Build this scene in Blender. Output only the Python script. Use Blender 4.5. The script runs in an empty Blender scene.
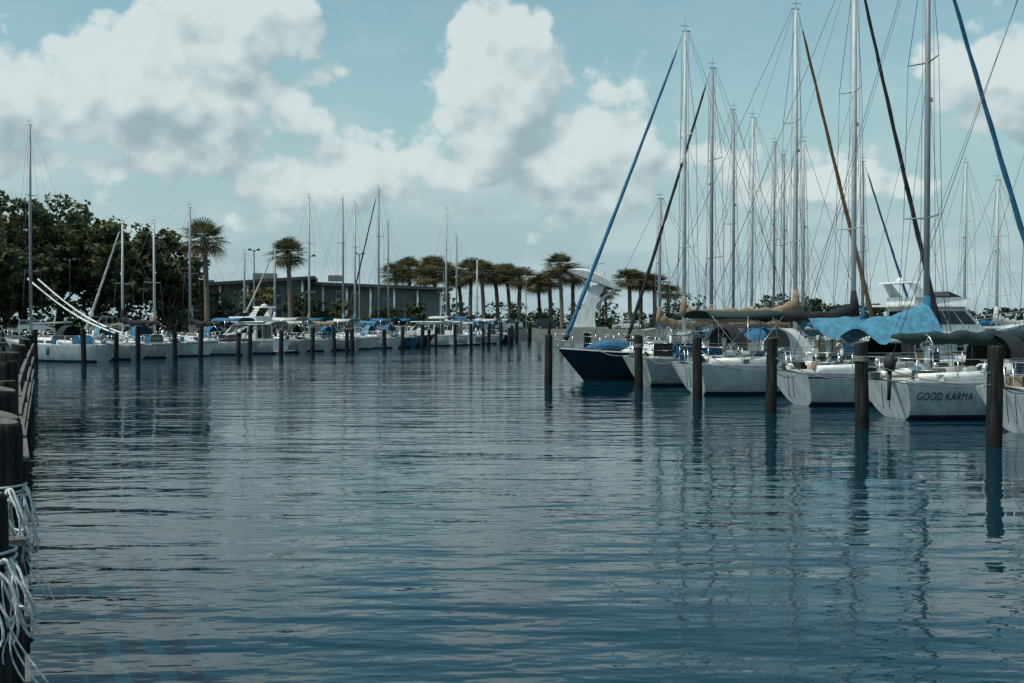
import bpy, math, random
from mathutils import Vector, Matrix, noise
R = random.Random(11)
scene = bpy.context.scene
COL = scene.collection

# ------------------------------------------------------------------ materials
def new_mat(name):
    m = bpy.data.materials.new(name); m.use_nodes = True
    nt = m.node_tree; b = nt.nodes['Principled BSDF']
    return m, nt, b

def mat(name, col, rough=0.6, metal=0.0, var=0.25, scale=3.0, bump=0.0, stretch=(1,1,1), dark=None, spec=0.5):
    m, nt, b = new_mat(name)
    N, L = nt.nodes, nt.links
    b.inputs['Roughness'].default_value = rough
    b.inputs['Metallic'].default_value = metal
    b.inputs['Specular IOR Level'].default_value = spec
    geo = N.new('ShaderNodeNewGeometry')
    mp = N.new('ShaderNodeMapping'); mp.inputs['Scale'].default_value = stretch
    L.new(geo.outputs['Position'], mp.inputs['Vector'])
    nz = N.new('ShaderNodeTexNoise'); nz.inputs['Scale'].default_value = scale
    nz.inputs['Detail'].default_value = 3; nz.inputs['Roughness'].default_value = 0.65
    L.new(mp.outputs[0], nz.inputs['Vector'])
    mr = N.new('ShaderNodeMapRange'); mr.inputs[1].default_value = 0.3; mr.inputs[2].default_value = 0.7
    L.new(nz.outputs['Fac'], mr.inputs[0])
    mx = N.new('ShaderNodeMix'); mx.data_type = 'RGBA'
    d = dark if dark else tuple(c*(1-var) for c in col)
    l = tuple(min(1, c*(1+var*0.5)) for c in col)
    mx.inputs[6].default_value = (*d, 1); mx.inputs[7].default_value = (*l, 1)
    L.new(mr.outputs[0], mx.inputs[0]); L.new(mx.outputs[2], b.inputs['Base Color'])
    if bump > 0:
        bp = N.new('ShaderNodeBump'); bp.inputs['Strength'].default_value = 1; bp.inputs['Distance'].default_value = bump
        L.new(nz.outputs['Fac'], bp.inputs['Height']); L.new(bp.outputs[0], b.inputs['Normal'])
    return m

M_hull = mat('gelcoat_white', (0.66,0.70,0.70), 0.3, var=0.28, scale=1.6, stretch=(2.2,2.2,0.35))
M_hull2 = mat('gelcoat_cream', (0.50,0.53,0.51), 0.35, var=0.3, scale=1.6, stretch=(2.2,2.2,0.35))
M_hulld = mat('gelcoat_navy', (0.012,0.018,0.03), 0.25, var=0.3, scale=2)
M_hullb = mat('gelcoat_blue', (0.03,0.12,0.2), 0.3, var=0.3, scale=2)
M_deck = mat('deck_nonskid', (0.50,0.54,0.54), 0.7, var=0.25, scale=4)
M_anti = mat('antifouling', (0.02,0.03,0.04), 0.8, var=0.4, scale=5)
M_boot = mat('boot_stripe', (0.02,0.06,0.12), 0.4)
M_bootr = mat('boot_stripe_black', (0.02,0.02,0.022), 0.4)
M_win = mat('tinted_window', (0.012,0.016,0.02), 0.08, var=0.2)
M_teak = mat('teak', (0.2,0.13,0.08), 0.7, var=0.4, scale=6, stretch=(6,1,1))
M_alu = mat('mast_aluminium', (0.22,0.25,0.27), 0.45, metal=0.0, var=0.2)
M_aluw = mat('mast_painted', (0.44,0.48,0.49), 0.45, var=0.2)
M_steel = mat('stainless', (0.5,0.52,0.54), 0.25, metal=0.8, var=0.1)
M_wire = mat('rigging_wire', (0.07,0.08,0.09), 0.5, metal=0.0, var=0.1)
M_cblue = mat('canvas_blue', (0.02,0.13,0.25), 0.85, var=0.4, scale=5, bump=0.03)
M_clblue = mat('canvas_pale_blue', (0.06,0.22,0.33), 0.85, var=0.4, scale=5, bump=0.03)
M_cblack = mat('canvas_black', (0.012,0.015,0.02), 0.9, var=0.3, scale=5, bump=0.02)
M_cgreen = mat('canvas_green', (0.015,0.04,0.04), 0.9, var=0.3, scale=5, bump=0.02)
M_ctan = mat('canvas_tan', (0.24,0.185,0.125), 0.9, var=0.35, scale=5, bump=0.02)
M_cbrown = mat('canvas_brown', (0.14,0.075,0.035), 0.9, var=0.35, scale=5, bump=0.02)
M_cwhite = mat('canvas_white', (0.5,0.52,0.5), 0.85, var=0.25, scale=5, bump=0.02)
M_rope = mat('rope_white', (0.60,0.65,0.65), 0.9, var=0.3, scale=80, bump=0.003)
M_ropeg = mat('rope_grey', (0.2,0.21,0.21), 0.9, var=0.3, scale=40)
M_red = mat('red_plastic', (0.2,0.03,0.02), 0.5)
M_rub = mat('black_rubber', (0.015,0.015,0.016), 0.7)
M_text = mat('vinyl_lettering', (0.02,0.03,0.045), 0.5, var=0.1)
M_plank = mat('weathered_planks', (0.13,0.12,0.105), 0.85, var=0.5, scale=3, stretch=(1,1,1), bump=0.01)
M_capw = mat('weathered_lit_top', (0.12,0.12,0.115), 0.85, var=0.5, scale=20, bump=0.006)  # pale weathered wood, with the sunlit grey of top faces painted into it
M_conc = mat('concrete', (0.30,0.30,0.28), 0.85, var=0.3, scale=1.2, bump=0.01)
M_asph = mat('asphalt', (0.05,0.05,0.05), 0.9, var=0.2, scale=8)
M_grass = mat('grass', (0.06,0.085,0.03), 0.95, var=0.4, scale=0.6, dark=(0.05,0.055,0.03))
M_bark = mat('bark', (0.09,0.075,0.06), 0.9, var=0.4, scale=4, stretch=(3,3,0.6), bump=0.03)
M_palmbark = mat('palm_trunk', (0.15,0.13,0.11), 0.9, var=0.5, scale=3, stretch=(1,1,5), bump=0.03)
def leafmat(name, col, tr=0.25):
    m, nt, b = new_mat(name)
    N,L = nt.nodes, nt.links
    geo = N.new('ShaderNodeNewGeometry'); nz = N.new('ShaderNodeTexNoise'); nz.inputs['Scale'].default_value=0.7; nz.inputs['Detail'].default_value=1
    L.new(geo.outputs['Position'], nz.inputs['Vector'])
    mx = N.new('ShaderNodeMix'); mx.data_type='RGBA'
    mx.inputs[6].default_value=(*[c*0.6 for c in col],1); mx.inputs[7].default_value=(*[c*1.35 for c in col],1)
    mr = N.new('ShaderNodeMapRange'); mr.inputs[1].default_value=0.35; mr.inputs[2].default_value=0.65
    L.new(nz.outputs['Fac'], mr.inputs[0]); L.new(mr.outputs[0], mx.inputs[0])
    df = N.new('ShaderNodeBsdfDiffuse'); L.new(mx.outputs[2], df.inputs['Color'])
    t = N.new('ShaderNodeBsdfTranslucent'); L.new(mx.outputs[2], t.inputs['Color'])
    ms = N.new('ShaderNodeMixShader'); ms.inputs[0].default_value=tr
    L.new(df.outputs[0], ms.inputs[1]); L.new(t.outputs[0], ms.inputs[2])
    L.new(ms.outputs[0], N['Material Output'].inputs['Surface'])
    return m
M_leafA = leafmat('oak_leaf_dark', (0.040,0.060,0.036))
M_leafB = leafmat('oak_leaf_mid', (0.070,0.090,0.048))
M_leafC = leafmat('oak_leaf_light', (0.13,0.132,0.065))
M_leafY = leafmat('leaf_yellow_green', (0.20,0.18,0.06))
M_frond = leafmat('palm_frond', (0.135,0.135,0.065))
M_frondd = leafmat('palm_frond_dry', (0.20,0.165,0.10))
M_frondk = leafmat('palm_frond_dark', (0.065,0.075,0.042))

def pile_mat():
    m, nt, b = new_mat('creosoted_pile')
    N,L = nt.nodes, nt.links
    geo = N.new('ShaderNodeNewGeometry')
    mp = N.new('ShaderNodeMapping'); mp.inputs['Scale'].default_value=(18,18,1.2); L.new(geo.outputs['Position'], mp.inputs['Vector'])
    nz = N.new('ShaderNodeTexNoise'); nz.inputs['Scale'].default_value=1.0; nz.inputs['Detail'].default_value=6; nz.inputs['Roughness'].default_value=.62; L.new(mp.outputs[0], nz.inputs['Vector'])
    cr = N.new('ShaderNodeValToRGB'); L.new(nz.outputs['Fac'], cr.inputs[0])
    cr.color_ramp.elements[0].position=0.38; cr.color_ramp.elements[0].color=(0.005,0.006,0.007,1)
    cr.color_ramp.elements[1].position=0.72; cr.color_ramp.elements[1].color=(0.05,0.048,0.045,1)
    sx = N.new('ShaderNodeSeparateXYZ'); L.new(geo.outputs['Position'], sx.inputs[0])
    mr = N.new('ShaderNodeMapRange'); mr.inputs[1].default_value=0.15; mr.inputs[2].default_value=0.75; L.new(sx.outputs['Z'], mr.inputs[0])
    mx = N.new('ShaderNodeMix'); mx.data_type='RGBA'; mx.inputs[6].default_value=(0.012,0.013,0.012,1)
    L.new(mr.outputs[0], mx.inputs[0]); L.new(cr.outputs[0], mx.inputs[7]); L.new(mx.outputs[2], b.inputs['Base Color'])
    b.inputs['Roughness'].default_value=0.85; b.inputs['Specular IOR Level'].default_value=0.2
    bp = N.new('ShaderNodeBump'); bp.inputs['Distance'].default_value=0.04; L.new(nz.outputs['Fac'], bp.inputs['Height']); L.new(bp.outputs[0], b.inputs['Normal'])
    return m
M_pile = pile_mat()

# ------------------------------------------------------------------ mesh builder
class MB:
    def __init__(s): s.v=[]; s.f=[]; s.m=[]; s.sm=[]; s.mats=[]
    def mi(s, m):
        if m not in s.mats: s.mats.append(m)
        return s.mats.index(m)
    def add(s, vs, fs, m, smooth=False):
        o=len(s.v); s.v.extend([tuple(v) for v in vs]); k=s.mi(m)
        for f in fs:
            s.f.append([i+o for i in f]); s.m.append(k); s.sm.append(smooth)
    def loft(s, rings, m, caps=True, closed=True, smooth=True, mfun=None, capm=None):
        n=len(rings[0]); vs=[p for r in rings for p in r]; o=len(s.v)
        s.v.extend([tuple(v) for v in vs])
        for i in range(len(rings)-1):
            for j in range(n if closed else n-1):
                a=i*n+j; b=i*n+(j+1)%n
                s.f.append([o+a,o+b,o+b+n,o+a+n]); s.m.append(s.mi(mfun(i,j) if mfun else m)); s.sm.append(smooth)
        if caps and closed:
            s.f.append([o+i for i in range(n)][::-1]); s.m.append(s.mi(m)); s.sm.append(False)
            s.f.append([o+(len(rings)-1)*n+i for i in range(n)]); s.m.append(s.mi(capm or m)); s.sm.append(False)
    def tube(s, pts, r, m, n=6, smooth=True, sy=1.0):
        pts=[Vector(p) for p in pts]; k=len(pts)
        rs = r if isinstance(r,(list,tuple)) else [r]*k
        rings=[]
        for i,p in enumerate(pts):
            t=(pts[min(i+1,k-1)]-pts[max(i-1,0)])
            if t.length<1e-7: t=Vector((0,0,1))
            t.normalize()
            up=Vector((0,0,1)) if abs(t.z)<0.95 else Vector((0,1,0))
            u=t.cross(up).normalized(); w=u.cross(t).normalized()
            rings.append([p+(u*math.cos(2*math.pi*j/n)+w*sy*math.sin(2*math.pi*j/n))*rs[i] for j in range(n)])
        s.loft(rings, m, smooth=smooth)
    def hexa(s, b4, t4, m, smooth=False):
        vs=list(b4)+list(t4)
        s.add(vs,[[3,2,1,0],[4,5,6,7],[0,1,5,4],[1,2,6,5],[2,3,7,6],[3,0,4,7]],m,smooth)
    def box(s, c, sz, m, rz=0.0, taper=0.0):
        x,y,z=c; a,b,h=sz[0]/2,sz[1]/2,sz[2]/2; cs,sn=math.cos(rz),math.sin(rz)
        k=1-taper
        def Q(u,v,w): u*=k;v*=k; return (x+u*cs-v*sn, y+u*sn+v*cs, z+w)
        t4=[Q(-a,-b,h),Q(a,-b,h),Q(a,b,h),Q(-a,b,h)]
        b4=[(x+u*cs-v*sn, y+u*sn+v*cs, z-h) for u,v in((-a,-b),(a,-b),(a,b),(-a,b))]
        s.hexa(b4,t4,m)
    def panel(s, q, u0,u1,v0,v1, off, m):
        a,b,c,d=[Vector(p) for p in q]
        def P(u,v): return (a*(1-u)+b*u)*(1-v)+(d*(1-u)+c*u)*v
        n=(b-a).cross(d-a).normalized()
        f=[P(u0,v0),P(u1,v0),P(u1,v1),P(u0,v1)]
        s.hexa([p-n*0.01 for p in f],[p+n*off for p in f],m)
    def build(s, name, loc=(0,0,0), rz=0.0):
        me=bpy.data.meshes.new(name); me.from_pydata(s.v,[],s.f)
        for m in s.mats: me.materials.append(m)
        me.polygons.foreach_set('material_index', s.m); me.polygons.foreach_set('use_smooth', s.sm)
        me.update()
        ob=bpy.data.objects.new(name, me); COL.objects.link(ob); ob.location=loc; ob.rotation_euler=(0,0,rz)
        return ob

# ------------------------------------------------------------------ hull
def hull_fn(L,B,F,stern=0.72):
    def b(s):
        if s<0.42: return B/2*(stern+(1-stern)*math.sin(math.pi/2*s/0.42))
        q=(s-0.42)/0.58
        return B/2*max(0.012,(1-q**2.1))
    def zs(s): return F*(1-0.22*s+0.52*s*s)
    def zk(s): return -0.45*(1-(2*s-1)**4)-0.03
    def w(s,z):
        t=max(0,(z-zk(s))/(zs(s)-zk(s)))
        return b(s)*t**(0.27+0.55*s**3)
    return b,zs,zk,w
def hull(mb,L,B,F,m,boot,cove,rake=0.85,srake=0.45,stern=0.72):
    b,zs,zk,w=hull_fn(L,B,F,stern)
    S=[0,0.03,0.08,0.16,0.26,0.38,0.5,0.62,0.72,0.81,0.88,0.94,0.98,1.0]
    rings=[]
    for s in S:
        z1=zs(s); top=z1-0.17
        lv=[zk(s),(zk(s)+0.04)/2,0.04,0.13]+[0.13+(top-0.13)*k for k in(0.2,0.45,0.72,1)]+[z1-0.12,z1]
        side=[]
        for z in lv:
            x=s*L-(z1-z)*rake*s**7+(z1-z)*srake*(1-s)**7
            side.append((x,w(s,z) if z>zk(s) else 0.0,z))
        rings.append([(x,-y,z) for x,y,z in reversed(side)]+side[1:])
    n=len(rings[0]); h=(n-1)//2
    def mf(i,j):
        k = h-1-j if j<h else j-h   # band index from keel
        if k<2: return M_anti
        if k==2: return boot
        if k==7: return cove
        return m
    mb.loft(rings,m,caps=False,closed=False,mfun=mf)
    mb.add(rings[0],[list(range(n))],m)           # transom
    dr=[]
    for s in S:
        z1=zs(s); bb=b(s); i=max(0.004,bb-0.05)
        dr.append([(s*L,-bb,z1),(s*L,-bb,z1+0.05),(s*L,-i,z1+0.05),(s*L,-i,z1-0.01),(s*L,0,z1+0.05*bb),(s*L,i,z1-0.01),(s*L,i,z1+0.05),(s*L,bb,z1+0.05),(s*L,bb,z1)])
    mb.loft(dr,M_deck,caps=False,closed=False,smooth=False,mfun=lambda i,j: M_deck if j in(3,4) else M_hull)
    return b,zs,zk,w

def arch(mb,x0,x1,w,z0,h,m,drop=0.25,n=9,thick=0.03,zsag=0.0):
    rings=[]
    for x,k in ((x0,0),( (x0+x1)/2,zsag),(x1,0)):
        o=[];ii=[]
        for j in range(n):
            a=math.pi*j/(n-1); 
            o.append((x,-w*math.cos(a),z0+h-drop+drop*math.sin(a)**0.7-k))
            ii.append((x,-(w-thick)*math.cos(a),z0+h-drop+(drop)*math.sin(a)**0.7-thick-k))
        rings.append(o+ii[::-1])
    mb.loft(rings,m,smooth=True)

def sailboat(loc,head,L=10,B=3.2,F=1.0,hm=None,boot=None,cove=None,mast_h=14,mx=None,mm=None,cover=None,jib=None,
             bimini=None,dodger=None,seed=0,text=None,outboard=False,nospr=1,boomz=1.25,tarp=None,mast_low=False,detail=1,stays=True,bl=.40,wr=1.0,name='sailboat'):
    r=random.Random(seed); mb=MB()
    hm=hm or M_hull; boot=boot or M_boot; cove=cove or hm; mm=mm or M_alu
    mx = mx if mx else L*0.56
    b,zs,zk,w=hull(mb,L,B,F,hm,boot,cove,stern=0.74)
    xs=[0.36,0.40,0.5,0.6,0.68,0.74,0.77]; hs=[0.42,0.44,0.43,0.40,0.35,0.26,0.08]
    rg=[]
    for s,h in zip(xs,hs):
        ww=min(b(s)*0.66,b(s)-0.25); z=zs(s)-0.02
        rg.append([(s*L,-ww,z),(s*L,-ww*0.93,z+h*0.75),(s*L,-ww*0.78,z+h),(s*L,0,z+h*1.14+0.02),(s*L,ww*0.78,z+h),(s*L,ww*0.93,z+h*0.75),(s*L,ww,z)])
    mb.loft(rg,M_hull,smooth=False)
    for i in (1,2,3):
        for sd in (0,1):
            if sd==0: q=[rg[i][0],rg[i+1][0],rg[i+1][1],rg[i][1]]
            else: q=[rg[i+1][6],rg[i][6],rg[i][5],rg[i+1][5]]
            mb.panel(q,0.1,0.88,0.3,0.82,0.012,M_win)
    z36=zs(0.36)
    mb.box((0.355*L,0,z36+0.28),(0.05,0.6,0.42),M_teak)
    mb.box((0.41*L,0,z36+0.52),(0.8,0.7,0.05),M_deck)
    mb.box((0.62*L,0,zs(.62)+0.47),(0.5,0.5,0.06),M_win)
    for sy in (-1,1):
        ww=b(0.5)*0.5
        mb.tube([(0.42*L,sy*ww,zs(.42)+0.5),(0.66*L,sy*ww*0.85,zs(.66)+0.44)],0.018,M_teak,5)
        mb.tube([(0.05*L,sy*b(0.05)*0.7,zs(0.05)+0.12),(0.2*L,sy*b(0.2)*0.7,zs(0.2)+0.16),(0.36*L,sy*b(.36)*0.66,z36+0.2)],[0.12,0.14,0.16],M_hull,6)
        mb.tube([(0.24*L,sy*b(0.24)*0.7,zs(0.24)+0.28),(0.24*L,sy*b(0.24)*0.7,zs(0.24)+0.45)],[0.09,0.07],M_steel,8)
    mb.box((0.2*L,0,zs(0.2)+0.05),(0.28*L,b(0.2)*1.1,0.03),M_teak)
    wz=zs(0.15)+0.85
    mb.tube([(0.14*L,0,zs(.14)),(0.14*L,0,wz+0.1)],[0.1,0.07],M_hull,8)
    mb.tube([(0.13*L,0.42*math.cos(a),wz+0.42*math.sin(a)) for a in [i*math.pi/8 for i in range(17)]],0.02,M_rub if r.random()<.5 else M_steel,5)
    for a in range(3):
        an=a*math.pi/3
        mb.tube([(0.13*L,0.42*math.cos(an),wz+0.42*math.sin(an)),(0.13*L,-0.42*math.cos(an),wz-0.42*math.sin(an))],0.01,M_steel,4)
    SS=[0.03,0.14,0.26,0.38,0.5,0.62,0.74,0.86,0.95]
    for sy in (-1,1):
        tops=[]
        for s in SS:
            y=sy*(b(s)-0.06); z=zs(s)
            mb.tube([(s*L,y,z),(s*L,y,z+0.62)],0.016,M_steel,5); tops.append((s*L,y,z+0.62))
        mb.tube(tops,0.008,M_steel,4); mb.tube([(x,y,z-0.3) for x,y,z in tops],0.006,M_steel,4)
    for dz in (0.62,0.34):
        mb.tube([(.93*L,-(b(.93)-.06),zs(.93)+dz),(.97*L,-b(.97)*.8,zs(.97)+dz+.03),(L+0.1,0,zs(1)+dz+.06),(.97*L,b(.97)*.8,zs(.97)+dz+.03),(.93*L,b(.93)-.06,zs(.93)+dz)],0.016,M_steel,5)
        mb.tube([(.1*L,-(b(.1)-.06),zs(.1)+dz),(.01*L,-(b(.0)-.08),zs(0)+dz),(0,0,zs(0)+dz),(.01*L,b(.0)-.08,zs(0)+dz),(.1*L,b(.1)-.06,zs(.1)+dz)],0.016,M_steel,5)
    mb.tube([(L+.1,0,zs(1)+.68),(L-.05,0,zs(1))],0.016,M_steel,5)
    mb.box((L-0.1,0,zs(1)+0.08),(0.7,0.14,0.07),M_steel)
    for y in(-.25,.05):
        mb.tube([(-.03,y,zs(0)+.6),(0.12,y,0.25)],0.014,M_steel,4)
    if r.random()<0.6:
        y0=b(0)*0.55
        mb.tube([(-0.06,y0+.2*math.cos(a),zs(0)+.45+.24*math.sin(a)) for a in [i*math.pi/7 for i in range(15)]],0.055,r.choice([M_cwhite,M_cblue]),6)
    if outboard:
        y=-b(0)*0.5
        mb.tube([(-.12,y,zs(0)+.72),(-.12,y,zs(0)+.5),(-.12,y,zs(0)+.28)],[.1,.17,.13],M_rub,8)
        mb.tube([(-.12,y,zs(0)+.3),(-.14,y,zs(0)-.5)],[.07,.05],M_rub,6)
    zb=zs(mx/L)+0.42
    top=mast_h
    if not mast_low:
        mb.tube([(mx,0,zs(mx/L)),(mx,0,top*0.6),(mx-.03,0,top)],[0.10,0.095,0.07],mm,8)
        mb.tube([(mx-.25,0,top+.02),(mx+.15,0,top+.02)],0.025,M_alu,4)
        mb.tube([(mx,0,top),(mx,0.06,top+.55)],0.008,M_wire,4)
        mb.tube([(mx-.2,0,top+.25),(mx+.25,0,top+.25)],0.012,M_wire,4)
        mb.tube([(mx+.14,0,top*.62),(mx+.14,0,top*.62+.14)],.05,M_hull,6)
        lev=[0.55] if nospr==1 else [0.38,0.7]
        prev=[(mx-.1,sy*(b(mx/L)-.1),zs(mx/L)) for sy in(-1,1)]
        for q,lv in enumerate(lev):
            z=top*lv; sp=b(mx/L)*(0.62-0.12*q)
            for k,sy in enumerate((-1,1)):
                mb.tube([(mx,0,z),(mx-.18,sy*sp,z+.06)],[.035,.02],mm,5)
                mb.tube([prev[k],(mx-.18,sy*sp,z+.06)],0.009*wr,M_wire,4)
                if stays: mb.tube([(mx+.25*(1-2*q)*.8,sy*(b(mx/L)-.15),zs(mx/L)),(mx,0,z-.1)],0.008*wr,M_wire,4)
                prev[k]=(mx-.18,sy*sp,z+.06)
        for k in (0,1): mb.tube([prev[k],(mx,0,top-.1)],0.009*wr,M_wire,4)
        mb.tube([(mx-.2,0,top),(0.1,0,zs(0)+.05)],0.009*wr,M_wire,4)
        mb.tube([(mx-.14,.05,top-.1),(mx-.2,.08,zb+.2)],0.008*wr,M_ropeg,4)
        if stays: mb.tube([(mx+.12,-.05,top-.3),(mx+.28,-.12,zb)],0.008*wr,M_ropeg,4)
        if stays: mb.tube([(mx-.05,0,top*.7),(mx-L*bl*.55,0,zs(mx/L)+boomz+.3)],0.006*wr,M_wire,4)
        f0=Vector((L-0.25,0,zs(1)+.1)); f1=Vector((mx+.1,0,top-.15))
        mb.tube([f0,f1],0.010*wr,M_wire,4)
        if jib:
            pts=[];rr=[]
            for i in range(24):
                t=.03+.92*i/23; pts.append(f0.lerp(f1,t)+Vector((0,.012*math.sin(i*1.9),-.10*math.sin(math.pi*t)))); rr.append(max(.02,(.105-.055*t)*(1+.10*math.sin(i*2.3+seed))*(.5 if i in(0,23) else 1)))
            mb.tube(pts,rr,jib,8)
            mb.tube([f0.lerp(f1,.02),f0.lerp(f1,.035)],0.12,M_rub,8)
        bz=zs(mx/L)+boomz; be=mx-L*bl
        mb.tube([(mx-.08,0,bz),(be,0,bz+.08)],0.06,mm,7)
        if cover:
            pts=[];rr=[]
            for i in range(25):
                t=i/24; x=mx+.1-(mx+.05-be)*t
                sag=0.025*math.sin(i*1.3+seed)
                pts.append((x,0.03*math.sin(i*1.1),bz+.14+.36*max(0,1-t*4)**1.3+sag+.02*t))
                rr.append((.21-.11*t)*(1+.16*math.sin(i*1.7+seed*1.3)+.07*math.sin(i*3.9)) if 0<i<24 else .05)
            mb.tube(pts,rr,cover,10,sy=1.3)
            mb.tube([(mx+.05,0,bz+.2),(mx+.03,0,bz+.7),(mx,0,bz+1.15)],[.2,.16,.1],cover,8)
            for i in range(4):
                x=mx-.6-(mx-be-1.0)*i/4; mb.tube([(x,.02,bz),(x+.05,.03,bz-.2),(x+.02,.02,bz-.38)],.01,M_ropeg,4)
        mb.tube([(be,0,bz+.1),(mx-.15,0,top-.1)],0.006*wr,M_wire,4)
        mb.tube([(be+.6,0,bz),(be+.5,.05,zs(.1)+.3)],0.014,M_ropeg,4)
        mb.tube([(mx-1.1,0,bz),(mx-.1,0,zs(mx/L)+.45)],0.02,M_alu,4)
    else:
        for dy in (-.25,.35):
            pts=[]
            for i in range(11):
                t=i/10; pts.append((L*0.08+ t*9.0, dy*(1+t*.6), zs(.3)+0.5+4.2*t**1.0-0.6*math.sin(math.pi*t)))
            mb.tube(pts,[.075-.02*i/10 for i in range(11)],M_hull,6)
        mb.tube([(L*.42,-.5,zs(.6)),(L*.42,0,zs(.6)+1.6),(L*.42,.5,zs(.6))],0.04,M_teak,5)
    if dodger:
        x0=.33*L;x1=.44*L; ww=b(.38)*.62; z=zs(.38)+.3
        n=9; rr=[]
        for x,hh in((x0,.95),(x0+.5,1.0),(x1,.2)):
            rr.append([(x,-ww*math.cos(math.pi*j/(n-1)),z+hh*math.sin(math.pi*j/(n-1))**.55) for j in range(n)])
        mb.loft(rr,dodger,closed=False,caps=False)
        mb.add([Vector(p)+Vector((0.0,0,.012)) for p in (rr[1][3],rr[1][5],rr[2][5],rr[2][3])],[[0,1,2,3]],M_win)
    if bimini:
        x0=.04*L;x1=.3*L;ww=b(.15)*.8; z=zs(.1)
        arch(mb,x0,x1,ww,z,1.95,bimini,zsag=.05)
        for x in (x0+.05,(x0+x1)/2,x1-.05):
            for sy in(-1,1): mb.tube([((x0+x1)/2,sy*ww,z+.1),(x,sy*ww,z+1.73)],0.014,M_steel,4)
    if tarp:
        rr=[]; bz2=zs(mx/L)+boomz+.42; xa=mx-L*bl+.1
        for i in range(21):
            x=xa+(mx-xa)*i/20; row=[]; wd=.55+.45*min(1,i/9)
            for j in range(13):
                t=(j-6)/6; y=t*B*.30*wd
                nz=noise.noise(Vector((x*1.7,y*2.2,seed)))
                row.append((x,y+.05*nz,bz2-abs(t)**1.15*(.66*wd+.17*math.sin(i*.8+j*.5))+.14*nz+.5*max(0,i-13)/7*(1-abs(t))))
            rr.append(row)
        mb.loft(rr,tarp,closed=False,caps=False)
    for s in (0.22,0.4,0.58):
        for sy in(-1,1):
            if r.random()<.4+.15*detail:
                y=sy*(b(s)+.1); z=zs(s)
                fm=r.choice([M_cblue,M_cwhite,M_rub])
                mb.tube([(s*L,y,z-.1),(s*L,y,z-.18),(s*L,y,z-.4),(s*L,y,z-.62),(s*L,y,z-.68)],[.02,.1,.11,.1,.02],fm,8)
                mb.tube([(s*L,sy*(b(s)-.05),z+.3),(s*L,y,z-.1)],0.008,M_ropeg,4)
    if detail:
        for i in range(r.randint(6,10)*detail):
            x=r.uniform(.03,.33)*L; y=r.uniform(-.8,.8)*b(.2); z=zs(.2)+.05
            m=r.choice([M_cblue,M_cblack,M_cwhite,M_ctan,M_rub,M_cgreen]); q=r.uniform(.1,.22)
            if r.random()<.5: mb.tube([(x,y,z),(x+.05,y,z+q*.5),(x,y+.05,z+q*1.3),(x,y,z+q*1.7)],[q*.8,q,q*.7,q*.15],m,7)
            else: mb.box((x,y,z+q*.7),(q*2.2,q*1.6,q*1.4),m,r.uniform(0,3),taper=.12)
        for i in range(4*detail):
            s=r.uniform(.25,.75); sy=r.choice([-1,1]); y=sy*(b(s)-.16)
            if r.random()<.5: mb.box((s*L,y,zs(s)+.22),(.3,.14,.38),r.choice([M_cblue,M_cwhite,M_rub]))
            else: mb.tube([(s*L+.12*math.cos(a),y,zs(s)+.45+.14*math.sin(a)) for a in [k*math.pi/5 for k in range(11)]],.03,r.choice([M_rope,M_ropeg,M_cblue]),5)
        if detail>1:   # towel / cloth drying on lifelines, dinghy lashed on foredeck, dorade vents
            for i in range(3):
                s=r.uniform(.3,.7); sy=-1; y=sy*(b(s)-.055); z=zs(s)+.63; ln=r.uniform(.4,.9)
                mb.hexa([(s*L,y-.02,z-.35),(s*L+ln,y-.02,z-.33),(s*L+ln,y+.02,z-.33),(s*L,y+.02,z-.35)],[(s*L,y-.015,z),(s*L+ln,y-.015,z),(s*L+ln,y+.015,z),(s*L,y+.015,z)],r.choice([M_cwhite,M_ctan,M_cgreen,M_cblue]))
            zz=zs(.78)+.2
            mb.tube([(.72*L,0,zz),(.75*L,0,zz+.08),(.82*L,0,zz+.1),(.88*L,0,zz),(.9*L,0,zz-.05)],[.1,.42,.45,.25,.05],r.choice([M_cwhite,M_cgreen,M_cblue]),9,sy=.55)
            for sy in(-.3,.3):
                mb.tube([(.66*L,sy,zs(.66)+.38),(.66*L,sy,zs(.66)+.6),(.66*L+.14,sy,zs(.66)+.66)],[.05,.05,.08],M_steel,6)
        if r.random()<.5:
            wc=r.choice([M_cblue,M_cblack,M_cgreen]); sy=r.choice([-1,1])
            mb.hexa([(.03*L,sy*(b(.03)-.08),zs(0)+.08),(.2*L,sy*(b(.2)-.08),zs(.2)+.08),(.2*L,sy*(b(.2)-.06),zs(.2)+.08),(.03*L,sy*(b(.03)-.06),zs(0)+.08)],
                    [(.03*L,sy*(b(.03)-.08),zs(0)+.6),(.2*L,sy*(b(.2)-.08),zs(.2)+.6),(.2*L,sy*(b(.2)-.06),zs(.2)+.6),(.03*L,sy*(b(.03)-.06),zs(0)+.6)],wc)
        if r.random()<.5:
            mb.hexa([(-.35,-.6,zs(0)+1.0),(.35,-.6,zs(0)+1.15),(.35,.6,zs(0)+1.15),(-.35,.6,zs(0)+1.0)],
                    [(-.35,-.6,zs(0)+1.03),(.35,-.6,zs(0)+1.18),(.35,.6,zs(0)+1.18),(-.35,.6,zs(0)+1.03)],M_win)
            for sy in(-.4,.4): mb.tube([(0,sy,zs(0)+.6),(0,sy,zs(0)+1.08)],.015,M_steel,4)
        if r.random()<.4:
            mb.tube([(0,.3,zs(0)+.5),(-.35,.3,zs(0)+1.7)],.012,M_teak,4)
    ob=mb.build(name,(loc[0],loc[1],0),head)
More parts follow.
